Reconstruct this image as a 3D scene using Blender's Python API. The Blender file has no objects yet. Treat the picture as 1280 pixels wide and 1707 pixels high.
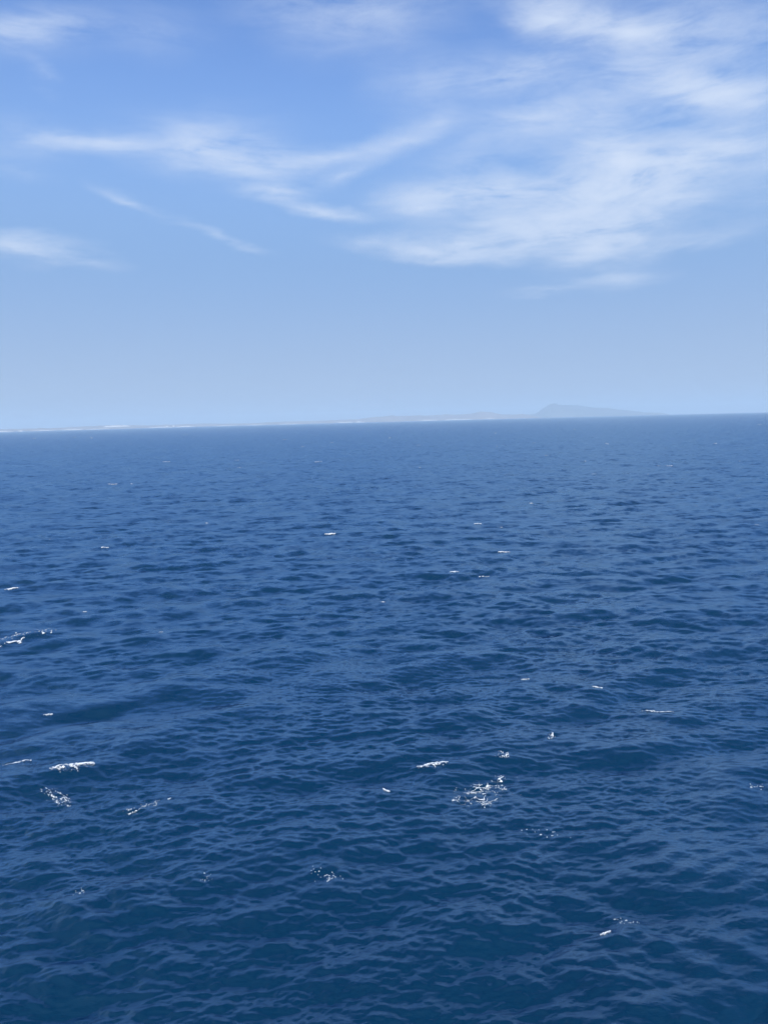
import bpy, math, random
import numpy as np
from mathutils import Matrix, Vector

# ---------------------------------------------------------------- camera
PH, PW, FPX = 1707.0, 1280.0, 1283.0        # photograph size and focal length in its pixels
CAM_H = 42.0                                # deck of a tall ship
R_EARTH = 7.4e6                             # earth radius with refraction
PITCH = math.radians(6.88)
ROLL = math.radians(1.47)
sc = bpy.context.scene
cam_d = bpy.data.cameras.new('camera')
cam = bpy.data.objects.new('camera', cam_d)
sc.collection.objects.link(cam)
cam_d.sensor_fit = 'VERTICAL'
cam_d.sensor_height = 34.6
cam_d.lens = 34.6 * FPX / PH
cam_d.clip_start = 0.1
cam_d.clip_end = 200000
FWD = np.array([0, math.cos(PITCH), -math.sin(PITCH)])
UP0 = np.array([0, math.sin(PITCH), math.cos(PITCH)])
RT0 = np.array([1.0, 0, 0])
RIGHT = RT0 * math.cos(ROLL) - UP0 * math.sin(ROLL)
UP = UP0 * math.cos(ROLL) + RT0 * math.sin(ROLL)
cam.matrix_world = Matrix(((RIGHT[0], UP[0], -FWD[0], 0), (RIGHT[1], UP[1], -FWD[1], 0),
                           (RIGHT[2], UP[2], -FWD[2], CAM_H), (0, 0, 0, 1)))
sc.camera = cam

# ---------------------------------------------------------------- sky, sun, exposure
SUN_EL, SUN_AZ = math.radians(42), math.radians(170)      # azimuth clockwise from the view direction (+Y)
SKY_STRENGTH = 0.10
world = bpy.data.worlds.new('World'); sc.world = world
world.use_nodes = True
world.cycles.sampling_method = 'MANUAL'; world.cycles.sample_map_resolution = 512
sun_d = bpy.data.lights.new('sun', 'SUN'); sun = bpy.data.objects.new('sun', sun_d)
sc.collection.objects.link(sun)
sun_d.energy = 3.5; sun_d.angle = math.radians(0.53); sun_d.color = (1.0, 0.95, 0.87)
sdir = Vector((math.sin(SUN_AZ) * math.cos(SUN_EL), math.cos(SUN_AZ) * math.cos(SUN_EL), math.sin(SUN_EL)))
sun.rotation_euler = sdir.to_track_quat('Z', 'Y').to_euler()
sun.location = (0, 0, 60)
sc.view_settings.view_transform = 'Standard'
sc.view_settings.look = 'None'
sc.view_settings.exposure = 0.58
sc.view_settings.gamma = 1.0
sc.view_settings.use_curve_mapping = False
sc.cycles.use_denoising = True
sc.cycles.max_bounces = 4
sc.cycles.volume_bounces = 1
sc.cycles.caustics_reflective = False
sc.cycles.caustics_refractive = False
HAZE_DENSITY = 7.5e-5
HAZE_COLOR = (0.66, 0.83, 0.97)


def ray(u, v):
    d = FWD + RIGHT * ((u - PW / 2) / FPX) - UP * ((v - PH / 2) / FPX)
    return d / np.linalg.norm(d)


def az_el(u, v):
    d = ray(u, v)
    return math.atan2(d[0], d[1]), math.asin(d[2])


def sea_point(u, v):
    d = ray(u, v)
    t = CAM_H / max(-d[2], 1e-4)
    return d[0] * t, d[1] * t


class Nodes:
    """small wrapper that adds shader nodes and links them"""
    def __init__(self, tree):
        self.t = tree
        tree.nodes.clear()

    def add(self, kind, ins=None, **props):
        n = self.t.nodes.new(kind)
        for k, v in props.items():
            setattr(n, k, v)
        for k, v in (ins or {}).items():
            s = n.inputs[k]
            if isinstance(v, bpy.types.NodeSocket):
                self.t.links.new(v, s)
            else:
                s.default_value = v
        return n

    def math(self, op, a, b=0.0, c=0.0, clamp=False):
        return self.add('ShaderNodeMath', {0: a, 1: b, 2: c}, operation=op, use_clamp=clamp).outputs[0]

    def vmath(self, op, a, b=(0, 0, 0)):
        return self.add('ShaderNodeVectorMath', {0: a, 1: b}, operation=op).outputs[0]

    def noise(self, vec, scale, detail=4, rough=0.55, dist=0.0, out=0):
        return self.add('ShaderNodeTexNoise', {'Vector': vec, 'Scale': scale, 'Detail': detail,
                        'Roughness': rough, 'Distortion': dist}).outputs[out]

    def mapr(self, v, a, b, c=0.0, d=1.0, smooth=True):
        return self.add('ShaderNodeMapRange', {0: v, 1: a, 2: b, 3: c, 4: d},
                        interpolation_type='SMOOTHSTEP' if smooth else 'LINEAR').outputs[0]

    def mix(self, f, a, b, blend='MIX'):
        n = self.add('ShaderNodeMix', {0: f}, data_type='RGBA', blend_type=blend)
        for i, v in ((6, a), (7, b)):
            if isinstance(v, bpy.types.NodeSocket):
                self.t.links.new(v, n.inputs[i])
            else:
                n.inputs[i].default_value = v
        return n.outputs[2]

    def xyz(self, v):
        return self.add('ShaderNodeSeparateXYZ', {0: v}).outputs

    def vec(self, x, y, z=0.0):
        return self.add('ShaderNodeCombineXYZ', {0: x, 1: y, 2: z}).outputs[0]


def build_world():
    N = Nodes(world.node_tree)
    sky = N.add('ShaderNodeTexSky', sky_type='NISHITA', sun_disc=False, sun_elevation=SUN_EL,
                sun_rotation=SUN_AZ, altitude=0.0, air_density=1.0, dust_density=0.0, ozone_density=6.0)
    d = N.add('ShaderNodeTexCoord').outputs['Generated']
    x, y, z = N.xyz(d)
    az = N.math('ARCTAN2', x, y)
    el = N.math('ARCSINE', z)
    # the cirrus deck: directions projected on a level sheet, so streaks flatten towards the horizon
    zz = N.math('ADD', N.math('MAXIMUM', z, 0.0), 0.12)
    plane = N.vec(N.math('DIVIDE', x, zz), N.math('DIVIDE', y, zz), 0.0)
    warp = N.vmath('SUBTRACT', N.noise(plane, 0.9, 3, 0.5, out=1), (0.5, 0.5, 0.5))
    wsc = N.add('ShaderNodeVectorMath', {0: warp, 3: 0.5}, operation='SCALE').outputs[0]
    pw = N.vmath('ADD', plane, wsc)

    def fibre(rot, sx, sy, scale, detail=6, rough=0.6, off=(0, 0, 0)):
        m = N.add('ShaderNodeMapping', {0: pw, 'Location': off, 'Rotation': (0, 0, math.radians(rot)), 'Scale': (sx, sy, 1)}).outputs[0]
        return N.noise(m, scale, detail, rough, 0.3)
    aew = N.vmath('ADD', N.vec(az, el, 0.0), N.vmath('MULTIPLY', warp, (0.10, 0.05, 0.0)))

    def comb(rot, sx, sy, off):
        m = N.add('ShaderNodeMapping', {0: aew, 'Location': off, 'Rotation': (0, 0, math.radians(rot)), 'Scale': (sx, sy, 1)}).outputs[0]
        return N.noise(m, 1.0, 10, 0.66, 0.4)
    fa = comb(7, 8.0, 40.0, (0, 0, 0))
    fb = comb(-15, 9.0, 36.0, (3.1, 1.7, 0))
    lr = N.mapr(az, -0.10, 0.16)
    fib = N.add('ShaderNodeMix', {0: lr, 2: fa, 3: fb}, data_type='FLOAT').outputs[0]
    puff = N.noise(pw, 5.5, 9, 0.66)
    fib = N.math('ADD', N.math('MULTIPLY', fib, 0.7), N.math('MULTIPLY', puff, 0.3))
    # blobs and streaks of cirrus in azimuth / elevation, edges frayed by a warp
    ae = N.vec(az, el, 0.0)
    w2 = N.vmath('SUBTRACT', N.noise(plane, 2.6, 5, 0.6, out=1), (0.5, 0.5, 0.5))
    w2 = N.vmath('MULTIPLY', w2, (0.09, 0.035, 0.0))
    ae = N.vmath('ADD', ae, w2)
    total = None
    # (x0, y0, x1, y1, half width in pixels, strength)
    streaks = [
        (-60, 42, 150, 32, 20, 0.95), (130, 35, 330, 50, 32, 0.25), (50, 105, 85, 145, 14, 0.35), (-40, 60, 120, 62, 26, 0.22),
        (70, 234, 260, 242, 12, 0.95), (30, 232, 160, 236, 14, 0.35), (210, 240, 450, 262, 30, 0.78), (300, 250, 520, 290, 40, 0.45), (430, 270, 620, 248, 13, 0.75), (580, 256, 720, 226, 16, 0.72),
        (660, 215, 790, 190, 24, 0.55), (520, 305, 620, 275, 13, 0.50), (400, 318, 510, 322, 13, 0.75),
        (470, 336, 630, 366, 10, 0.85), (165, 312, 275, 358, 8, 0.6), (250, 350, 340, 390, 8, 0.28), (315, 384, 445, 417, 7, 0.65),
        (-50, 410, 135, 416, 17, 1.1), (100, 425, 195, 436, 12, 0.40), (-20, 275, 90, 300, 14, 0.25), (-20, 235, 120, 235, 30, 0.30), (200, 205, 470, 215, 30, 0.25),
        (640, 345, 760, 345, 22, 0.9), (660, 330, 930, 318, 24, 1.15), (880, 340, 1120, 300, 60, 1.35), (985, 245, 1080, 300, 44, 1.25), (1060, 290, 1225, 228, 15, 1.0), (1090, 330, 1190, 265, 34, 0.7),
        (620, 412, 880, 418, 17, 1.1), (730, 392, 1100, 372, 34, 1.15), (930, 420, 1080, 405, 30, 1.0), (660, 430, 820, 438, 10, 0.55),
        (1070, 425, 1250, 378, 16, 0.55), (840, 488, 980, 480, 8, 0.4), (940, 470, 1100, 462, 13, 0.5), (560, 400, 680, 400, 13, 0.42),
        (640, 150, 800, 110, 34, 0.50), (820, 215, 1000, 175, 28, 0.85), (860, 22, 1000, 36, 20, 1.0), (960, 40, 1140, 56, 22, 1.1), (840, 10, 1000, 10, 30, 0.5),
        (1060, 30, 1330, 60, 60, 0.45), (1110, 140, 1320, 158, 18, 1.1), (1000, 120, 1200, 140, 22, 0.5), (500, 50, 740, 10, 44, 0.55), (400, 20, 560, 10, 30, 0.30),
        (900, 90, 1300, 180, 110, 0.42), (700, 290, 900, 250, 44, 0.30), (1150, 210, 1330, 300, 70, 0.45), (780, 130, 900, 140, 30, 0.45), (820, 120, 960, 95, 24, 0.45),
    ]
    for (x0, y0, x1, y1, hw, st) in streaks:
        a0, e0 = az_el(x0, y0); a1, e1 = az_el(x1, y1)
        L = math.hypot(a1 - a0, e1 - e0)
        hl = L * 0.62 + hw / FPX
        m = N.add('ShaderNodeMapping', {0: ae, 'Location': ((a0 + a1) / 2, (e0 + e1) / 2, 0),
                  'Rotation': (0, 0, math.atan2(e1 - e0, a1 - a0)), 'Scale': (hl * 1.2, hw / FPX * 1.75, 1)}, vector_type='TEXTURE').outputs[0]
        g = N.add('ShaderNodeTexGradient', {0: m}, gradient_type='QUADRATIC_SPHERE').outputs[1]
        g = N.math('MULTIPLY', g, st)
        total = g if total is None else N.math('ADD', total, g)
    # the same kind of cirrus over the rest of the sky
    cover = N.noise(pw, 0.55, 3, 0.5)
    out_az = N.mapr(N.math('ABSOLUTE', az), 0.55, 0.8)
    out_el = N.mapr(el, 0.60, 0.75)
    outside = N.math('MAXIMUM', out_az, out_el)
    ambient = N.math('MULTIPLY', N.math('MULTIPLY', N.mapr(cover, 0.42, 0.72), 0.8), outside)
    ambient = N.math('MULTIPLY', ambient, N.mapr(el, 0.10, 0.25))
    total = N.math('ADD', total, ambient)
    body = N.math('MULTIPLY', total, N.mapr(fib, 0.36, 0.66, 0.08, 1.7, False))
    fac = N.math('SUBTRACT', 1.0, N.math('POWER', 2.718, N.math('MULTIPLY', body, -1.25)))
    fac = N.math('MULTIPLY', fac, 0.95)
    # moist air low over the sea all round: the clear sky pales to a milky blue
    low = N.mapr(z, 0.18, 0.50, 0.97, 0.0)
    milk = N.mix(N.mapr(z, 0.0, 0.22), (2.52, 3.32, 4.75, 1), (1.72, 2.90, 5.05, 1))
    blue = N.mix(1.0, sky.outputs[0], (0.96, 1.04, 1.24, 1), 'MULTIPLY')
    tint = N.mix(low, blue, milk)
    CLOUD = (4.7, 5.35, 6.5, 1)
    col = N.mix(fac, tint, CLOUD)
    bg = N.add('ShaderNodeBackground', {0: col, 1: SKY_STRENGTH})
    out = N.add('ShaderNodeOutputWorld', {0: bg.outputs[0]})


build_world()

# ---------------------------------------------------------------- helpers
def material(name):
    m = bpy.data.materials.new(name); m.use_nodes = True
    return m, Nodes(m.node_tree)


def mesh_object(name, verts, faces, mat, parent=None, smooth=True, edges=None):
    """verts (n,3) and quads (m,4) or tris (m,3) as arrays -> one mesh object"""
    verts = np.ascontiguousarray(verts, np.float32); faces = np.ascontiguousarray(faces, np.int32)
    me = bpy.data.meshes.new(name)
    k = faces.shape[1]
    me.vertices.add(len(verts)); me.vertices.foreach_set('co', verts.ravel())
    me.loops.add(faces.size); me.loops.foreach_set('vertex_index', faces.ravel())
    me.polygons.add(len(faces))
    me.polygons.foreach_set('loop_start', np.arange(0, faces.size, k, dtype=np.int32))
    me.polygons.foreach_set('loop_total', np.full(len(faces), k, np.int32))
    if smooth:
        me.polygons.foreach_set('use_smooth', np.ones(len(faces), bool))
    me.update(calc_edges=True)
    me.materials.append(mat)
    o = bpy.data.objects.new(name, me)
    sc.collection.objects.link(o)
    if parent:
        o.parent = parent
    return o


def smoothstep(a, b, x):
    t = np.clip((x - a) / (b - a), 0, 1)
    return t * t * (3 - 2 * t)


def value_noise(x, y, seed):
    xi = np.floor(x).astype(np.int64); yi = np.floor(y).astype(np.int64)
    fx = x - xi; fy = y - yi
    fx = fx * fx * (3 - 2 * fx); fy = fy * fy * (3 - 2 * fy)

    def h(a, b):
        n = (a * 374761393 + b * 668265263 + seed * 1442695041) & 0x7fffffff
        n = ((n ^ (n >> 13)) * 1274126177) & 0x7fffffff
        return ((n ^ (n >> 16)) & 0xffff) / 65535.0
    return (h(xi, yi) * (1 - fx) + h(xi + 1, yi) * fx) * (1 - fy) + (h(xi, yi + 1) * (1 - fx) + h(xi + 1, yi + 1) * fx) * fy


def fbm(x, y, seed, octs=4):
    s = 0; a = 0.5; t = 0
    for o in range(octs):
        s = s + a * value_noise(x * 2 ** o, y * 2 ** o, seed + 17 * o); t += a; a *= 0.55
    return s / t


# ---------------------------------------------------------------- sea surface
G = np.random.default_rng(11)
WIND = math.radians(-88)                   # waves run towards the ship


def ocean_band(L, n, lam0, lam1, kp, spread, slope, seed):
    """one octave band of a wind sea on a periodic tile: heights and horizontal shifts"""
    g = np.random.default_rng(seed)
    k1 = np.fft.fftfreq(n, 1.0 / n) * 2 * np.pi / L
    kx, ky = np.meshgrid(k1, k1, indexing='ij')
    k = np.hypot(kx, ky); k[0, 0] = 1e-6
    lam = 2 * np.pi / k
    th = np.arctan2(ky, kx) - WIND
    D = np.abs(np.cos(th / 2)) ** (2 * spread) + 0.03
    S = k ** -4.0 * np.exp(-1.25 * (kp / k) ** 2) * D
    S[(lam < lam0) | (lam >= lam1)] = 0; S[0, 0] = 0
    A = (g.standard_normal((n, n)) + 1j * g.standard_normal((n, n))) * np.sqrt(S)
    h = np.fft.ifft2(A).real
    sx = np.fft.ifft2(1j * kx * A).real; sy = np.fft.ifft2(1j * ky * A).real
    dx = np.fft.ifft2(-1j * kx / k * A).real; dy = np.fft.ifft2(-1j * ky / k * A).real
    f = slope / math.sqrt((sx ** 2 + sy ** 2).mean())
    return np.stack([dx, dy, h], -1).astype(np.float32) * f


KP = 2 * math.pi / 21.0
#        tile, n, shortest, longest wave, spread, rms slope, turn of the tile
BANDS = [(709.0, 512, 13.0, 60.0, 10.0, 0.085, 0.10),
         (409.0, 512, 6.0, 13.0, 12.0, 0.098, 0.30),
         (211.0, 512, 3.0, 6.0, 14.0, 0.098, -0.35),
         (127.0, 512, 1.5, 3.0, 18.0, 0.118, 0.40),
         (67.0, 512, 0.75, 1.5, 18.0, 0.142, -0.30),
         (31.0, 512, 0.36, 0.75, 14.0, 0.152, 0.25),
         (15.1, 512, 0.16, 0.36, 8.0, 0.105, -0.4)]
TURN = [0.18, 0.28, -0.26, 0.22, -0.16, 0.26, -0.2]          # each wave train runs a little off the wind


def sample_tile(tile, L, x, y, ang):
    n = tile.shape[0]
    c, s = math.cos(ang), math.sin(ang)
    # the tile was made for the wind direction turned back by ang
    u = ((c * x + s * y) / L) * n; v = ((-s * x + c * y) / L) * n
    ui = np.floor(u).astype(np.int64); vi = np.floor(v).astype(np.int64)
    fu = (u - ui)[:, None].astype(np.float32); fv = (v - vi)[:, None].astype(np.float32)
    ui %= n; vi %= n; u1 = (ui + 1) % n; v1 = (vi + 1) % n
    flat = tile.reshape(-1, 3)
    r = (flat[ui * n + vi] * (1 - fu) + flat[u1 * n + vi] * fu) * (1 - fv) + (flat[ui * n + v1] * (1 - fu) + flat[u1 * n + v1] * fu) * fv
    ox = r[:, 0] * c - r[:, 1] * s; oy = r[:, 0] * s + r[:, 1] * c
    return ox, oy, r[:, 2]


# single steep crests that break: photo pixel, length, height, tilt in degrees, front width, back width
CRESTS = [(120, 1288, 3.2, 0.55, -6, 1.0, 2.6), (28, 1278, 2.4, 0.45, 4, 0.9, 2.2), (722, 1283, 2.6, 0.42, 16, 0.9, 2.4),
          (835, 1264, 2.6, 0.32, -3, 0.9, 2.2), (1012, 1572, 1.5, 0.34, 38, 1.0, 1.3), (1060, 1556, 2.4, 0.34, -32, 1.0, 1.5),
          (655, 1338, 2.6, 0.36, -38, 1.0, 1.6), (50, 1062, 5.0, 0.55, 4, 1.4, 3.0), (993, 1158, 2.2, 0.45, 0, 1.0, 2.2),
          (1075, 1196, 5.5, 0.45, -4, 1.2, 3.0), (470, 1092, 7.0, 0.60, 5, 1.9, 4.0), (240, 1068, 4.5, 0.50, 0, 1.6, 3.2),
          (600, 1010, 7.0, 0.50, 4, 2.2, 4.0), (780, 960, 7.0, 0.55, 0, 2.2, 4.0), (900, 1142, 6.0, 0.50, -4, 1.6, 3.0),
          (30, 986, 7.0, 0.55, 5, 2.0, 4.0), (1250, 1026, 6.0, 0.50, 0, 2.0, 4.0), (560, 1420, 4.5, 0.40, 10, 1.1, 2.4),
          (180, 1500, 4.0, 0.38, 12, 1.1, 2.4), (960, 1060, 6.5, 0.50, -6, 2.0, 3.6)]


def add_crests(x, y, z):
    for (u, v, L, H, tilt, wf, wb) in CRESTS:
        L, H, wf, wb = L * 1.6, H * 1.5, wf * 1.7, wb * 1.6
        cx, cy = sea_point(u, v)
        a = math.atan2(cx, cy)
        t = np.array([math.cos(a), -math.sin(a)]); nrm = np.array([-math.sin(a), -math.cos(a)])   # nrm points to the camera
        q = math.radians(tilt)
        t, nrm = t * math.cos(q) - nrm * math.sin(q), nrm * math.cos(q) + t * math.sin(q)
        m = np.nonzero((np.abs(x - cx) < 4 * L) & (np.abs(y - cy) < 4 * L))[0]
        if not len(m):
            continue
        X = x[m] - cx; Y = y[m] - cy
        tt = X * t[0] + Y * t[1]; nn = X * nrm[0] + Y * nrm[1] + 0.05 * tt * tt / L * (1 if H > 0 else 0)
        w = np.where(nn > 0, wf, wb)
        p = np.exp(-np.sqrt((nn / w) ** 2 + 0.04) * 1.5 + 0.3) * np.exp(-(tt / L) ** 2)
        z[m] += 0.75 * H * p
    return z


# rows of the sheet: finer near the ship, out past the horizon; columns: fine ahead, coarse around
rows = [0.5, 3, 6, 9, 12, 15, 18, 20]
dep = math.atan2(CAM_H, 22.0)
while dep > 0.0014:
    rows.append(CAM_H / math.tan(dep))
    step = 0.62 / 769.0 * (1.0 if dep < 0.75 else 3.0)
    if dep < 0.010:
        step *= 0.6
    dep -= step
rows = np.array(rows + [30000., 34000., 39000.])
fine_az = np.arange(-40, 40.001, 0.0765)
coarse = np.arange(43.0, 317.1, 3.0425)
az = np.radians(np.concatenate([fine_az, coarse[:-1]]))
NR, NC = len(rows), len(az)
RR, AA = np.meshgrid(rows, az, indexing='ij')
sr = np.repeat(np.gradient(rows)[:, None], NC, 1)
daz = np.where(np.arange(NC) < len(fine_az), math.radians(0.0765), math.radians(3.04))
st = RR * daz[None, :]
X = (RR * np.sin(AA)).ravel(); Y = (RR * np.cos(AA)).ravel()
sr = sr.ravel(); st = st.ravel(); rr = RR.ravel()
PX = X.copy(); PY = Y.copy(); PZ = np.zeros_like(X)
QX = np.zeros_like(X); QY = np.zeros_like(X); QZ = np.zeros_like(X)        # the shorter waves, kept apart
unres = np.full(X.shape, 0.00025); lost = np.zeros(X.shape)
for i, (L, n, l0, l1, spread, slope, ang) in enumerate(BANDS):
    save = WIND
    WIND = save - ang + TURN[i]
    tile = ocean_band(L, n, l0, l1, KP, spread, slope, 100 + i)
    WIND = save
    lam = math.sqrt(l0 * l1)
    w = smoothstep(1.3, 3.0, lam / st) * smoothstep(0.004, 0.02, lam / sr)
    idx = np.nonzero(w > 0.001)[0]
    ox, oy, h = sample_tile(tile, L, X[idx], Y[idx], ang)
    near = np.clip(lam / (2.5 * sr[idx]), 0, 1)
    if l1 < 7:                                  # gusts: rougher and calmer patches, stretched across the wind
        gust = fbm(X[idx] / 50 + 5 * i, Y[idx] / 30 - X[idx] / 140, 60 + (i > 4), 4)
        h = h * (0.40 + 1.00 * smoothstep(0.25, 0.75, gust)); ox = ox * gust * 1.6; oy = oy * gust * 1.6
    chop = (0.6 if l0 > 2 else 0.45) * near * w[idx]
    lean = (0.5 if l0 > 1.4 else 0.3 if l0 > 0.7 else 0.0) * h * near * w[idx]                 # crests lean forward: steep fronts, long gentle backs
    tx, ty, tz = (PX, PY, PZ) if l0 > 5 else (QX, QY, QZ)
    tx[idx] += ox * chop + lean * math.cos(WIND); ty[idx] += oy * chop + lean * math.sin(WIND); tz[idx] += h * w[idx]
    f = np.zeros_like(w); f[idx] = w[idx] * np.clip(lam / (3.0 * sr[idx]), 0, 1)
    unres += 0.15 * slope ** 2 * (1 - f ** 2)
    if l0 > 0.3:
        lost += slope ** 2 * (1 - f ** 2)
PZ = add_crests(X, Y, PZ)


def box_blur(a, n):
    for ax in (0, 1):
        pad = [(n, n) if k == ax else (0, 0) for k in (0, 1)]
        c = np.cumsum(np.pad(a, pad, mode='edge'), axis=ax)
        hi = np.take(c, np.arange(2 * n, 2 * n + a.shape[ax]), axis=ax); lo = np.take(c, np.arange(0, a.shape[ax]), axis=ax)
        a = (hi - lo) / (2 * n)
    return a


# a wave cannot stay steeper than it breaks: calm the short waves where slopes pile up
for it in range(2):
    S3 = np.stack([PX + QX, PY + QY, PZ + QZ], -1).reshape(NR, NC, 3)
    da = np.zeros_like(S3); db = np.zeros_like(S3)
    da[:-1] = S3[1:] - S3[:-1]; db[:, :-1] = S3[:, 1:] - S3[:, :-1]
    nn_ = np.cross(db, da); t4 = np.clip((nn_[..., 0] ** 2 + nn_[..., 1] ** 2) / np.maximum(nn_[..., 2] ** 2, 1e-9), 0, 4) ** 2
    t4[:, len(fine_az) - 1:] = 0; t4[-1] = 0
    steep = box_blur(box_blur(t4, 4), 3) ** 0.25
    fac = np.minimum(1.0, 0.44 / np.maximum(steep, 1e-6)).ravel()
    QX *= fac; QY *= fac; QZ *= fac
PX += QX; PY += QY; PZ += QZ
PZ -= rr ** 2 / (2 * R_EARTH)
SEA = np.stack([PX, PY, PZ], -1).reshape(NR, NC, 3)


def build_sea():
    m, N = material('sea_water')
    pos = N.add('ShaderNodeNewGeometry').outputs['Position']
    rough = N.add('ShaderNodeAttribute', attribute_name='rough').outputs['Fac']
    gust = N.noise(pos, 0.018, 4, 0.55)
    slick = N.noise(N.vmath('MULTIPLY', pos, (0.5, 1.3, 1.0)), 0.11, 4, 0.6)
    r = N.math('MULTIPLY', rough, N.mapr(gust, 0.3, 0.7, 0.85, 1.12))
    r = N.math('MULTIPLY', r, N.mapr(slick, 0.3, 0.7, 0.85, 1.12))
    tone = N.noise(pos, 0.05, 3, 0.5)
    col = N.mix(tone, (0.0001, 0.0180, 0.047, 1), (0.0003, 0.0240, 0.056, 1))
    ripple = N.noise(N.vmath('MULTIPLY', pos, (0.5, 1.4, 1.0)), 7.0, 3, 0.6)
    tiny = N.noise(N.vmath('MULTIPLY', pos, (0.6, 1.3, 1.0)), 19.0, 2, 0.5)
    hgt = N.math('ADD', ripple, N.math('MULTIPLY', tiny, 0.35))
    bump = N.add('ShaderNodeBump', {'Height': hgt, 'Strength': 0.5, 'Distance': 0.045})
    # slopes of the chop that the sheet is too coarse to carry far out
    chop = N.add('ShaderNodeAttribute', attribute_name='chop').outputs['Fac']
    sl = N.vmath('SUBTRACT', N.noise(N.vmath('MULTIPLY', pos, (0.45, 1.0, 1.0)), 0.42, 4, 0.65, out=1), (0.5, 0.5, 0.5))
    sl = N.vmath('MULTIPLY', sl, (2.2, 6.5, 0.0))
    sl2 = N.vmath('SUBTRACT', N.noise(N.vmath('MULTIPLY', pos, (1.0, 0.6, 1.0)), 0.075, 4, 0.7, out=1), (0.5, 0.5, 0.5))
    sl = N.vmath('ADD', sl, N.vmath('MULTIPLY', sl2, (1.0, 3.5, 0.0)))
    sl = N.add('ShaderNodeVectorMath', {0: sl, 3: chop}, operation='SCALE').outputs[0]
    nrm = N.vmath('NORMALIZE', N.vmath('ADD', bump.outputs[0], sl))
    body = N.add('ShaderNodeBsdfDiffuse', {'Color': col, 'Normal': nrm})          # light coming back up out of deep water
    shine = N.add('ShaderNodeBsdfGlossy', {'Color': (0.52, 0.76, 1.0, 1), 'Roughness': r, 'Normal': nrm}, distribution='BECKMANN')
    fres = N.add('ShaderNodeFresnel', {'IOR': 1.333, 'Normal': nrm})
    # ripples too small to model hide each other at grazing angles, so the mirror never gets complete
    fr = N.math('DIVIDE', N.math('MULTIPLY', N.math('SUBTRACT', fres.outputs[0], 0.013), 6.6), N.math('MULTIPLY_ADD', fres.outputs[0], 10.0, 1.0))
    b = N.add('ShaderNodeMixShader', {0: fr, 1: body.outputs[0], 2: shine.outputs[0]})
    N.add('ShaderNodeOutputMaterial', {0: b.outputs[0]})
    idx = np.arange(NR * NC).reshape(NR, NC)
    a = idx[:-1]; bb = idx[1:]
    quads = np.stack([a, np.roll(a, -1, 1), np.roll(bb, -1, 1), bb], -1).reshape(-1, 4)
    o = mesh_object('sea', SEA.reshape(-1, 3), quads, m)
    at = o.data.attributes.new('rough', 'FLOAT', 'POINT')
    at.data.foreach_set('value', np.clip(unres, 0, 0.06).astype(np.float32) ** 0.25)
    at = o.data.attributes.new('chop', 'FLOAT', 'POINT')
    at.data.foreach_set('value', np.sqrt(lost).astype(np.float32))
    o['kind'] = 'structure'
    return o


sea = build_sea()
dz1 = SEA[1:, :, :] - SEA[:-1, :, :]


def on_sea(x, y):
    """point of the finished sheet above the undisturbed position x, y"""
    r = np.hypot(x, y); a = np.degrees(np.arctan2(x, y))
    fi = np.interp(r, rows, np.arange(NR)); fj = (a + 40) / 0.0765
    i = np.clip(fi.astype(int), 0, NR - 2); j = np.clip(fj.astype(int), 0, len(fine_az) - 2)
    u = (fi - i)[:, None]; v = (fj - j)[:, None]
    return (SEA[i, j] * (1 - u) + SEA[i + 1, j] * u) * (1 - v) + (SEA[i, j + 1] * (1 - u) + SEA[i + 1, j + 1] * u) * v


# ---------------------------------------------------------------- haze over the sea
def build_haze():
    m, N = material('sea_haze')
    v = N.add('ShaderNodeVolumePrincipled', {'Color': (*HAZE_COLOR, 1), 'Density': HAZE_DENSITY, 'Anisotropy': 0.0})
    out = N.add('ShaderNodeOutputMaterial')
    N.t.links.new(v.outputs[0], out.inputs['Volume'])
    s, z0, z1 = 40000.0, -240.0, 430.0
    vs = [(x, y, z) for z in (z0, z1) for y in (-s, s) for x in (-s, s)]
    fs = [(0, 2, 3, 1), (4, 5, 7, 6), (0, 1, 5, 4), (2, 6, 7, 3), (0, 4, 6, 2), (1, 3, 7, 5)]
    o = mesh_object('haze', vs, fs, m, smooth=False)
    o['kind'] = 'stuff'; o['label'] = 'pale blue sea haze that fades the far coast'; o['category'] = 'haze'


build_haze()

# ---------------------------------------------------------------- land on the horizon
def px_of(az_rad):
    return PW / 2 + FPX * math.tan(az_rad)


def z_at(px_high, D):
    """world height that shows px_high photo pixels above the sea horizon at distance D"""
    return CAM_H + D * (px_high / FPX - math.sqrt(2 * CAM_H / R_EARTH))


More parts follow.
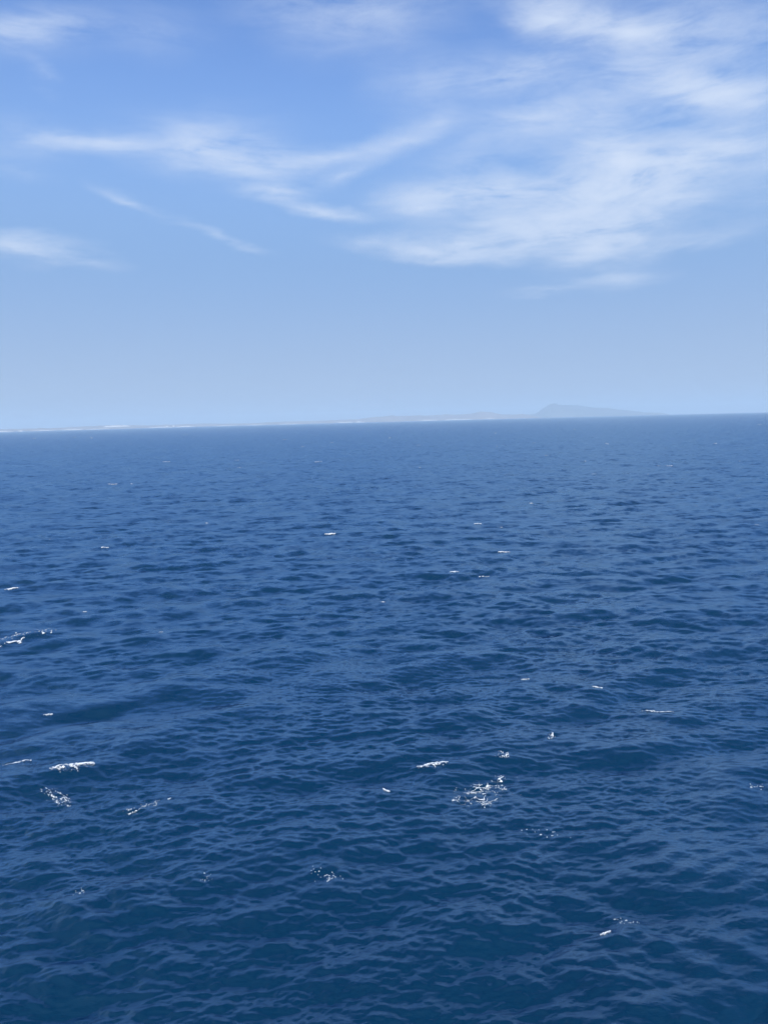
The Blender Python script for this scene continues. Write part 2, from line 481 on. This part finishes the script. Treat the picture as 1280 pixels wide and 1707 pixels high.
def land(name, mat, profile, D0, D1, depth, seed, rough=0.12, parent=None, nu=420, nv=26, base=0.0):
    """a strip of terrain: skyline profile in photo pixels, shore at distance D0..D1, ridge inland"""
    us = np.linspace(profile[0][0], profile[-1][0], nu)
    hp = np.interp(us, [p[0] for p in profile], [p[1] for p in profile])
    hp = np.maximum(hp * (1 + rough * (fbm(us / 9.0, us * 0, seed, 4) - 0.5)), 0.0)
    azs = np.arctan((us - PW / 2) / FPX)
    t = np.linspace(0, 1, nu)
    D = D0 + (D1 - D0) * t + 500 * (fbm(us / 40, us * 0, seed + 5, 3) - 0.5)
    ridge = 0.42
    vs = np.linspace(0, 1, nv)
    V = np.zeros((nu, nv, 3))
    for j, v in enumerate(vs):
        r = D + depth * v
        rel = math.sin(min(v / ridge, 1) * math.pi / 2) ** 0.8 if v < ridge else math.cos((v - ridge) / (1 - ridge) * math.pi / 2)
        Dr = D + depth * ridge
        zr = CAM_H + Dr * (hp / FPX - math.sqrt(2 * CAM_H / R_EARTH)) + Dr ** 2 / (2 * R_EARTH)     # height over the local sea
        n = 1 + 0.55 * (fbm(us / 11 + 3 * v, us * 0 + v * 7, seed + 9, 4) - 0.5) * (1 if abs(v - ridge) > 0.02 else 0)
        z = np.maximum(zr, 0) * rel * n * (0.97 if abs(v - ridge) > 0.02 else 1) - (6 if v in (0, 1) else 0)
        V[:, j, 0] = r * np.sin(azs); V[:, j, 1] = r * np.cos(azs); V[:, j, 2] = z - r ** 2 / (2 * R_EARTH) + base
    idx = np.arange(nu * nv).reshape(nu, nv)
    q = np.stack([idx[:-1, :-1], idx[1:, :-1], idx[1:, 1:], idx[:-1, 1:]], -1).reshape(-1, 4)
    return mesh_object(name, V.reshape(-1, 3), q, mat, parent)


def land_material(name, c0, c1, c2, scale):
    m, N = material(name)
    pos = N.add('ShaderNodeNewGeometry').outputs['Position']
    a = N.noise(pos, scale, 5, 0.6); b = N.noise(pos, scale * 6, 4, 0.6)
    col = N.mix(N.mapr(a, 0.35, 0.65), (*c0, 1), (*c1, 1))
    col = N.mix(N.mapr(b, 0.5, 0.7, 0, 0.7), col, (*c2, 1))
    s = N.add('ShaderNodeBsdfPrincipled', {'Base Color': col, 'Roughness': 0.9})
    N.add('ShaderNodeOutputMaterial', {0: s.outputs[0]})
    return m


scrub = land_material('dry_scrub', (0.22, 0.15, 0.11), (0.30, 0.22, 0.16), (0.12, 0.11, 0.07), 0.0012)
rock = land_material('headland_rock', (0.07, 0.08, 0.08), (0.11, 0.11, 0.10), (0.05, 0.06, 0.05), 0.0009)
sand = land_material('white_sand', (0.60, 0.56, 0.50), (0.78, 0.74, 0.68), (0.42, 0.38, 0.32), 0.004)

coast = land('coast', scrub, [(-160, 3.2), (0, 4.2), (90, 3.6), (150, 4.6), (205, 6.0), (260, 4.0), (330, 4.4), (420, 3.2), (480, 4.6), (540, 4.6),
             (600, 5.2), (625, 8.2), (660, 9.2), (720, 8.6), (770, 8.8), (790, 10.0), (806, 12.4), (822, 11.4), (836, 7.0), (856, 6.2), (872, 7.2), (884, 5.0), (900, 1.6), (906, 0.0)],
             17500, 20500, 3600, 3)
coast['kind'] = 'structure'
island = land('island', rock, [(848, 0.0), (862, 3.0), (873, 6.4), (884, 5.8), (896, 7.6), (908, 14.5), (918, 20.2), (924, 21.6), (932, 20.6), (945, 19.0), (962, 18.0),
              (982, 15.4), (996, 13.0), (1008, 12.6), (1022, 11.0), (1030, 9.4), (1048, 8.6), (1060, 6.0), (1076, 4.4), (1090, 3.6), (1104, 3.0), (1116, 0.0)],
              23000, 24000, 3600, 8, rough=0.10)
island['kind'] = 'structure'


# white sand along the shore and the bright dune, each a low strip in front of the scrub
def strip(name, u0, u1, px0, px1, parent, seed, D0=None, thick=260.0, n=28):
    """a bank of sand lying between two heights over the sea horizon, given in photo pixels"""
    us = np.linspace(u0, u1, n); azs = np.arctan((us - PW / 2) / FPX)
    env = np.sin(np.linspace(0.0, 1, n) * math.pi) ** 0.5
    wob = 0.75 + 0.5 * (fbm(us / 5.0, us * 0 + seed, seed, 3) - 0.5) * 2
    D = (D0 or (17500 + (u0 + 160) / 1066 * 3000)) - 420
    cols = []
    for k, (f, dd) in enumerate(((0.0, 0), (0.55, 40), (1.0, 130), (0.8, thick), (0.0, thick * 1.5))):
        px = px0 + (px1 - px0) * f * env * wob if k not in (0, 4) else np.full(n, px0 - 0.6)
        r = D + dd + 60 * (fbm(us / 12, us * 0, seed + 3, 2) - 0.5)
        z = CAM_H + r * (px / FPX - math.sqrt(2 * CAM_H / R_EARTH))
        cols.append(np.stack([r * np.sin(azs), r * np.cos(azs), z], -1))
    V = np.stack(cols, 1); m = V.shape[1]
    idx = np.arange(n * m).reshape(n, m)
    q = np.stack([idx[:-1, :-1], idx[1:, :-1], idx[1:, 1:], idx[:-1, 1:]], -1).reshape(-1, 4)
    return mesh_object(name, V.reshape(-1, 3), q, sand, parent)


BEACHES = [(-20, 31, 1.6), (39, 47, 1.8), (60, 100, 0.8), (112, 146, 1.9), (150, 190, 0.9), (252, 300, 1.6), (300, 330, 1.9), (365, 400, 0.9), (415, 450, 0.8),
           (568, 592, 1.9), (597, 612, 2.0), (470, 505, 0.8), (704, 732, 1.8), (742, 790, 1.7), (812, 828, 1.2)]
for k, (u0, u1, h) in enumerate(BEACHES):
    strip('beach', u0, u1, -0.1, h, coast, 40 + k)
dune = strip('sand_dune', 180, 224, 3.2, 6.8, coast, 71, D0=18500 + 700, thick=300)


# small white buildings by the shore, a few pixels each
def house(u, px_w, px_h, label, seed):
    D = 17500 + (u + 160) / 1066 * 3000 - 620
    a = math.atan((u - PW / 2) / FPX)
    w = px_w / FPX * D; h = px_h / FPX * D; d = w * 0.6
    z0 = CAM_H + D * (-0.2 / FPX - math.sqrt(2 * CAM_H / R_EARTH))
    o = bpy.data.objects.new('white_building', None); sc.collection.objects.link(o)
    o.location = (D * math.sin(a), D * math.cos(a), z0); o.rotation_euler = (0, 0, -a)
    x, y = w / 2, d / 2
    v = [(-x, -y, 0), (x, -y, 0), (x, y, 0), (-x, y, 0), (-x, -y, h), (x, -y, h), (x, y, h), (-x, y, h)]
    f = [(0, 1, 5, 4), (1, 2, 6, 5), (2, 3, 7, 6), (3, 0, 4, 7), (4, 5, 6, 7), (3, 2, 1, 0)]
    mesh_object('wall', v, f, paint, o, smooth=False)
    e = 1.2
    v = [(-x - e, -y - e, h), (x + e, -y - e, h), (x + e, y + e, h), (-x - e, y + e, h), (-x - e, 0, h * 1.35), (x + e, 0, h * 1.35)]
    v = np.array(v) + np.array([0, 0, 0.05])
    tri = [(0, 1, 5), (0, 5, 4), (2, 3, 4), (2, 4, 5), (1, 2, 5), (3, 0, 4), (0, 2, 1), (0, 3, 2)]
    mesh_object('roof', v, tri, paint, o, smooth=False)
    o['label'] = label; o['category'] = 'building'; o['group'] = 'white buildings on the far shore'


paint = land_material('white_wall', (0.80, 0.79, 0.76), (0.82, 0.81, 0.78), (0.74, 0.73, 0.70), 0.05)
house(274, 5, 1.3, 'long low white building on the far shore, leftmost of three', 1)
house(285, 3, 2.0, 'small bright white building between two others on the far shore', 2)
house(296, 3, 2.3, 'tallest white building on the far shore, rightmost of three', 3)

# ---------------------------------------------------------------- foam on the water
fm, FN = material('sea_foam')
fpos = FN.add('ShaderNodeNewGeometry').outputs['Position']
fcol = FN.mix(FN.noise(fpos, 9.0, 4, 0.6), (0.62, 0.70, 0.76, 1), (0.86, 0.88, 0.89, 1))
fat = FN.add('ShaderNodeAttribute', attribute_name='thick').outputs['Fac']       # thin froth lets the water show through
fgr = FN.math('ADD', fat, FN.math('MULTIPLY', FN.math('SUBTRACT', FN.noise(fpos, 9.0, 3, 0.65), 0.5), 0.9))
fb = FN.add('ShaderNodeBsdfPrincipled', {'Base Color': fcol, 'Roughness': 0.85, 'Alpha': FN.mapr(fgr, 0.28, 1.15)})
FN.add('ShaderNodeOutputMaterial', {0: fb.outputs[0]})


def worley(x, y, pts):
    d1 = np.full(x.shape, 1e9); d2 = np.full(x.shape, 1e9)
    for p in pts:
        d = np.hypot(x - p[0], y - p[1])
        d2 = np.minimum(d2, np.maximum(d, d1)); d1 = np.minimum(d1, d)
    return d1, d2


def foam(name, u, v, wpx, hpx, tilt, kind, seed, label, cat='foam', group=None, dense=1.0, arch=0.0):
    """one patch of foam lying on the water: photo pixel of its middle, size in photo pixels there"""
    cx, cy = sea_point(u, v)
    r = math.hypot(cx, cy); slant = math.hypot(r, CAM_H)
    a = math.atan2(cx, cy)
    W = wpx / FPX * slant; H = hpx / FPX * slant * slant / CAM_H          # metres across and along the view
    if kind == 'crest':
        H = min(H, W * 0.75)
    g = max(slant / 769 * 0.32, 0.018)
    gy = max(g, min(H / 14, g * slant / CAM_H * 0.5))
    nx = int(W * 1.25 / g) + 4; ny = int(H * 1.4 / gy) + 6
    tx = (np.arange(nx) - (nx - 1) / 2) * g; ty = (np.arange(ny) - (ny - 1) / 2) * gy
    T, Nn = np.meshgrid(tx, ty, indexing='ij')
    p = T / (W / 2); q = Nn / (H / 2)
    fbig = fbm(T / W * 5 + seed, Nn / H * 5, seed, 4)
    ffin = fbm(T / (g * 5) + 31, Nn / (gy * 4) + seed, seed + 2, 3)
    if kind == 'crest':                       # Nn > 0 is away from the camera
        env = np.sqrt(np.clip(1 - (p * (1 + 0.25 * (fbig - 0.5))) ** 2, 0, 1))
        top = 0.55 - arch * p * p + 0.5 * (fbm(T / W * 7 + 2, T * 0, seed + 4, 3) - 0.5)      # height of the crest line
        dn = (top - q) / (0.25 + 1.1 * env)                                               # 0 on the crest, 1 low on the face
        sl = T + Nn * 0.35
        fing = fbm(sl / W * 22 + 9, Nn / H * 2.6 + seed, seed + 7, 4)
        lip = np.exp(-((dn - 0.08) / 0.16) ** 2) * (0.55 + 0.9 * fbig)
        run = smoothstep(0.0, 0.08, dn) * smoothstep(1.0, 0.05, dn + 1.3 * (fing - 0.5)) * (0.35 + 0.9 * ffin)
        d = np.maximum(lip, run) * smoothstep(0.0, 0.35, env) * (0.45 + 1.0 * ffin)
        thr = 0.47 / dense
    else:
        g2 = np.random.default_rng(seed)
        npts = int(40 + 80 * min(W * H / 14, 2.5))
        pts = np.stack([(g2.random(npts) - 0.5) * W * 1.2, (g2.random(npts) - 0.5) * H * 1.3], -1)
        wx = T + 0.22 * W * (fbm(T / W * 4 + 3, Nn / H * 4, seed + 11, 3) - 0.5); wy = Nn + 0.22 * H * (fbm(T / W * 4, Nn / H * 4 + 8, seed + 12, 3) - 0.5)
        ratio = W / H
        d1, d2 = worley(wx, wy * ratio * 0.7, pts * np.array([1, ratio * 0.7]))
        cell = math.sqrt(W * W * 0.7 / npts)
        line = np.exp(-((d2 - d1) / (0.085 * cell + 0.45 * g)) ** 2)
        env = smoothstep(1.05, 0.35, np.hypot(p, q) + 0.9 * (fbig - 0.5))
        blot = smoothstep(0.40, 0.62, fbm(T / W * 9 + 5, Nn / H * 7, seed + 21, 3))
        d = line * env * (0.40 + 0.65 * blot) * (0.6 + 0.8 * ffin)
        thr = 0.36 / dense
    keep = d > thr * 0.4
    cell_keep = keep[:-1, :-1] & keep[1:, :-1] & keep[1:, 1:] & keep[:-1, 1:]
    if cell_keep.sum() < 2:
        i, j = np.unravel_index(np.argmax(d), d.shape)
        i = min(i, nx - 3); j = min(j, ny - 3)
        cell_keep[i:i + 2, j:j + 2] = True
    if name == 'foam_fleck':                 # a far fleck is one scrap: keep its largest connected piece
        left = cell_keep.copy(); best = None
        while left.any():
            seed_ij = np.argwhere(left)[0]; piece = np.zeros_like(left); piece[tuple(seed_ij)] = True
            while True:
                gpc = piece.copy()
                gpc[1:] |= piece[:-1]; gpc[:-1] |= piece[1:]; gpc[:, 1:] |= piece[:, :-1]; gpc[:, :-1] |= piece[:, 1:]
                gpc &= left
                if (gpc == piece).all():
                    break
                piece = gpc
            left &= ~piece
            if best is None or piece.sum() > best.sum():
                best = piece
        cell_keep = best
    qd = math.radians(tilt)
    ct, sn = math.cos(qd), math.sin(qd)
    Tr = T * ct; Nr = Nn + T * sn * (H / max(W, 1e-6) if kind != 'crest' else 1.0) * (1.0 if kind == 'crest' else 2.0)
    x = cx + Tr * math.cos(a) + Nr * math.sin(a); y = cy - Tr * math.sin(a) + Nr * math.cos(a)
    P = on_sea(x.ravel(), y.ravel())
    lift = (0.012 + 0.0004 * slant + (0.10 if kind == 'crest' else 0.04) * np.clip(d.ravel() - thr * 0.6, 0, 1) * (0.5 + ffin.ravel()))
    P = P.copy(); P[:, 2] += lift
    idx = np.arange(nx * ny).reshape(nx, ny)
    q4 = np.stack([idx[:-1, :-1], idx[1:, :-1], idx[1:, 1:], idx[:-1, 1:]], -1)[cell_keep]
    used, inv = np.unique(q4, return_inverse=True)
    q4 = inv.reshape(-1, 4)
    V = P[used]
    # close each piece downwards with a skirt that dips under the water
    e = np.concatenate([q4[:, [0, 1]], q4[:, [1, 2]], q4[:, [2, 3]], q4[:, [3, 0]]])
    key = np.sort(e, 1); _, first, cnt = np.unique(key[:, 0] * 1000003 + key[:, 1], return_index=True, return_counts=True)
    rim = e[first[cnt == 1]]
    low = V.copy(); low[:, 2] -= 0.08 + 0.001 * slant
    n0 = len(V)
    sk = np.stack([rim[:, 1], rim[:, 0], rim[:, 0] + n0, rim[:, 1] + n0], -1)
    o = mesh_object(name, np.concatenate([V, low]), np.concatenate([q4, sk]), fm)
    o['label'] = label; o['category'] = cat
    if group:
        o['group'] = group
    if kind == 'lace':
        o['kind'] = 'stuff'
    thick = np.clip((d.ravel()[used] - thr * 0.4) / (thr * 1.5), 0, 1).astype(np.float32)
    if wpx < 26 and kind == 'crest':           # far off, only the thick froth of a crest still shows
        thick = np.clip(thick + 0.22, 0, 1)
    at = o.data.attributes.new('thick', 'FLOAT', 'POINT')
    at.data.foreach_set('value', np.concatenate([thick, thick * 0]))
    return o


def specks(name, u, v, wpx, hpx, tilt, count, seed, label, cat, group):
    """a scatter of froth or modelled sun-glint specks, each a low dome a few centimetres across"""
    g2 = np.random.default_rng(seed)
    cx, cy = sea_point(u, v); slant = math.hypot(math.hypot(cx, cy), CAM_H); a = math.atan2(cx, cy)
    W = wpx / FPX * slant; H = hpx / FPX * slant * slant / CAM_H
    V, F = [], []
    for k in range(count):
        t = np.clip(g2.normal() * 0.24, -0.5, 0.5); n = np.clip(g2.normal() * 0.2, -0.5, 0.5) + math.tan(math.radians(tilt)) * t
        x0 = cx + W * t * math.cos(a) + H * n * math.sin(a); y0 = cy - W * t * math.sin(a) + H * n * math.cos(a)
        r = slant / 769 * (0.2 + 0.55 * g2.random() ** 2.5)
        ang = np.arange(6) / 6 * 2 * math.pi + g2.random()
        st_ = 1.0 + 1.4 * g2.random()
        xs = np.concatenate([[x0], x0 + r * st_ * np.cos(ang)]); ys = np.concatenate([[y0], y0 + r * np.sin(ang)])
        P = on_sea(xs, ys); P[0, 2] += 0.03 + 0.4 * r; P[1:, 2] -= 0.004
        b0 = len(V) * 7
        V.append(P); F += [(b0, b0 + 1 + j, b0 + 1 + (j + 1) % 6) for j in range(6)]
    V = np.concatenate(V)
    o = mesh_object(name, V, F, fm)
    at = o.data.attributes.new('thick', 'FLOAT', 'POINT'); at.data.foreach_set('value', np.full(len(V), 0.75, np.float32))
    o['label'] = label; o['category'] = cat; o['group'] = group; o['kind'] = 'stuff'
    return o


FOAMS = [
    # breaking crests
    ('breaking_crest', 30, 1274, 42, 8, 0, 'crest', 1, 'small arched white breaking crest at the left edge', 'whitecap', 0.5),
    ('breaking_crest', 122, 1285, 64, 17, -6, 'crest', 2, 'widest white breaking crest with ragged fingers running down its face', 'whitecap', 0.25),
    ('breaking_crest', 722, 1279, 52, 22, 14, 'crest', 3, 'bright arched whitecap breaking above the large lacy foam patch', 'whitecap', 0.45),
    ('breaking_crest', 1013, 1566, 20, 40, 40, 'crest', 5, 'curled foam on the steep peaked wave nearest the camera, lower right', 'whitecap', 0.0),
    ('breaking_crest', 993, 1153, 15, 14, 0, 'crest', 6, 'small upright white tick of foam on a crest right of centre', 'whitecap', 0.3),
    ('breaking_crest', 645, 1322, 17, 15, -45, 'crest', 7, 'thin short line of foam on a slanting ridge left of the large lacy patch', 'whitecap', 0.0),
    ('breaking_crest', 1098, 1193, 46, 5, -3, 'crest', 8, 'thin pale foam line on a long low crest at right', 'whitecap', 0.0),
    ('breaking_crest', 840, 921, 20, 9, 0, 'crest', 9, 'larger and upper of the white crests right of centre in the middle distance', 'whitecap', 0.4),
    ('breaking_crest', 757, 956, 16, 8, 0, 'crest', 10, 'small white crest on the left end of a dark mid-distance wave', 'whitecap', 0.4),
    ('breaking_crest', 808, 960, 20, 5, 0, 'crest', 11, 'flat white foam streak on the right end of a dark mid-distance wave', 'whitecap', 0.2),
    ('breaking_crest', 796, 874, 13, 5, 0, 'crest', 12, 'small whitecap above the pair of mid-distance crests right of centre', 'whitecap', 0.3),
    ('breaking_crest', 1108, 777, 24, 5, 0, 'crest', 13, 'widest of the far whitecaps at right below the headland', 'whitecap', 0.2),
    ('breaking_crest', 531, 770, 13, 4.5, 0, 'crest', 14, 'single bright far whitecap left of centre below the coast', 'whitecap', 0.2),
    ('breaking_crest', 175, 912, 12, 5, 0, 'crest', 15, 'lone white crest at far left in the middle distance', 'whitecap', 0.3),
    ('breaking_crest', 80, 1193, 14, 5, 0, 'crest', 16, 'short white dash of foam at left above the breaking crests', 'whitecap', 0.0),
    ('breaking_crest', 20, 983, 22, 5, 6, 'crest', 17, 'pale thin crest at the left edge over a dark wave', 'whitecap', 0.0),
    ('breaking_crest', 878, 1137, 14, 4, 0, 'crest', 18, 'faint short dash of foam on a dark crest right of centre', 'whitecap', 0.0),
    ('breaking_crest', 638, 1005, 9, 7, 0, 'crest', 19, 'tiny white nick of foam at the crest in the middle of the sea', 'whitecap', 0.0),
    ('breaking_crest', 278, 770, 12, 4, 0, 'crest', 20, 'small far whitecap at left below the white dune', 'whitecap', 0.0),
    ('breaking_crest', 188, 807, 16, 4, 0, 'crest', 21, 'faint far foam streak at left under the far whitecap', 'whitecap', 0.0),
    ('breaking_crest', 550, 890, 20, 4, 0, 'crest', 22, 'faint thin foam streak on a low crest left of the middle', 'whitecap', 0.0),
    # drifting lace
    ('foam_patch', 96, 1326, 66, 28, -32, 'lace', 31, 'lacy foam trail slanting below the widest breaking crest', 'foam', 0),
    ('foam_patch', 805, 1318, 138, 58, 12, 'lace', 32, 'largest lacy white foam patch right of centre', 'foam', 0),
    ('foam_patch', 836, 1261, 34, 14, 0, 'lace', 33, 'small lacy foam on a dark wave face above the largest patch', 'foam', 0),
    ('foam_patch', 244, 1345, 84, 24, 12, 'lace', 34, 'faint thin foam lace right of the slanting foam trail', 'foam', 0),
    ('foam_glint_specks', 546, 1464, 48, 22, -18, 'specks', 35, 'sun glints shaped as white specks below a dark crest at bottom centre', 'foam', 30),  # sun sparkle built as white domes in the foam material
    ('foam_patch', 48, 1061, 104, 20, 14, 'lace', 36, 'broken white foam at the left edge in the middle distance', 'foam', 0),
    ('foam_patch', 918, 1232, 16, 12, 0, 'lace', 37, 'little ring of foam right of centre above the largest lacy patch', 'foam', 0),
    ('foam_glint_specks', 127, 1495, 26, 14, 0, 'specks', 38, 'small foam speck on a peaked wave at lower left', 'foam', 10),
    ('foam_glint_specks', 346, 1468, 24, 14, 0, 'specks', 39, 'dim round foam fleck between the lower left waves', 'foam', 12),
    ('foam_glint_specks', 1258, 1310, 26, 14, 0, 'specks', 40, 'faint foam fleck near the right edge', 'foam', 12),
    ('foam_glint_specks', 1046, 1538, 40, 14, -20, 'specks', 41, 'row of sun glints shaped as white flecks on top of the steep wave at lower right', 'foam', 18),  # glints off the wave top, modelled as solid white flecks
    ('foam_glint_specks', 905, 1388, 80, 26, -16, 'specks', 42, 'scattered faint sun glints shaped as specks below the largest lacy patch', 'foam', 16),  # faint sun sparkle put in as white geometry
]
DENSE = {2: 0.92, 5: 1.35, 3: 1.25, 31: 1.25, 32: 1.2, 33: 1.2, 34: 0.85, 35: 0.95, 36: 1.25, 37: 1.1, 38: 1.0, 39: 0.8, 40: 0.9, 41: 1.1, 42: 0.8, 43: 0.75, 44: 0.7, 45: 0.9}
for (nm, u, v, w, h, tilt, kind, seed, lab, cat, arch) in FOAMS:
    if kind == 'specks':
        specks(nm, u, v, w, h, tilt, arch, seed, lab, cat, 'scattered foam specks')
        continue
    foam(nm, u, v, w, h, tilt, kind, seed, lab, cat, 'breaking crests' if kind == 'crest' else 'drifting foam patches', DENSE.get(seed, 1.0), arch)
# tiny flecks far out, alike
rnd = random.Random(4)
flecks = [(58, 731), (125, 729), (153, 730), (290, 737), (310, 725), (217, 740), (400, 780), (475, 733), (505, 745), (553, 738), (826, 722), (975, 769), (1230, 769),
          (830, 744), (890, 738), (1265, 708), (1192, 740), (697, 742), (958, 716), (1080, 792), (395, 768), (650, 730), (910, 760), (1010, 740), (85, 897), (700, 780),
          (1260, 875), (885, 840), (835, 877), (345, 874), (220, 806), (270, 1057), (140, 1020), (1160, 845), (990, 790)]
ORD = ['first', 'second', 'third', 'fourth', 'fifth', 'sixth', 'seventh', 'eighth', 'ninth', 'tenth', 'eleventh', 'twelfth', 'thirteenth', 'fourteenth']
ROWS = [(0, 735, 'in the row nearest the coast'), (735, 752, 'in the second row below the coast'),
        (752, 800, 'in the third row below the coast'), (800, 2000, 'among the nearer mid-distance flecks')]
k = 0
for (v0, v1, where) in ROWS:
    for j, (u, v) in enumerate(sorted(p for p in flecks if v0 <= p[1] < v1)):
        foam('foam_fleck', u, v, rnd.uniform(4, 8), rnd.uniform(2.0, 3.2), 0, 'crest', 200 + k,
             'tiny white foam fleck, ' + ORD[j] + ' from left ' + where, 'foam', 'tiny far foam flecks', 0.8)
        k += 1
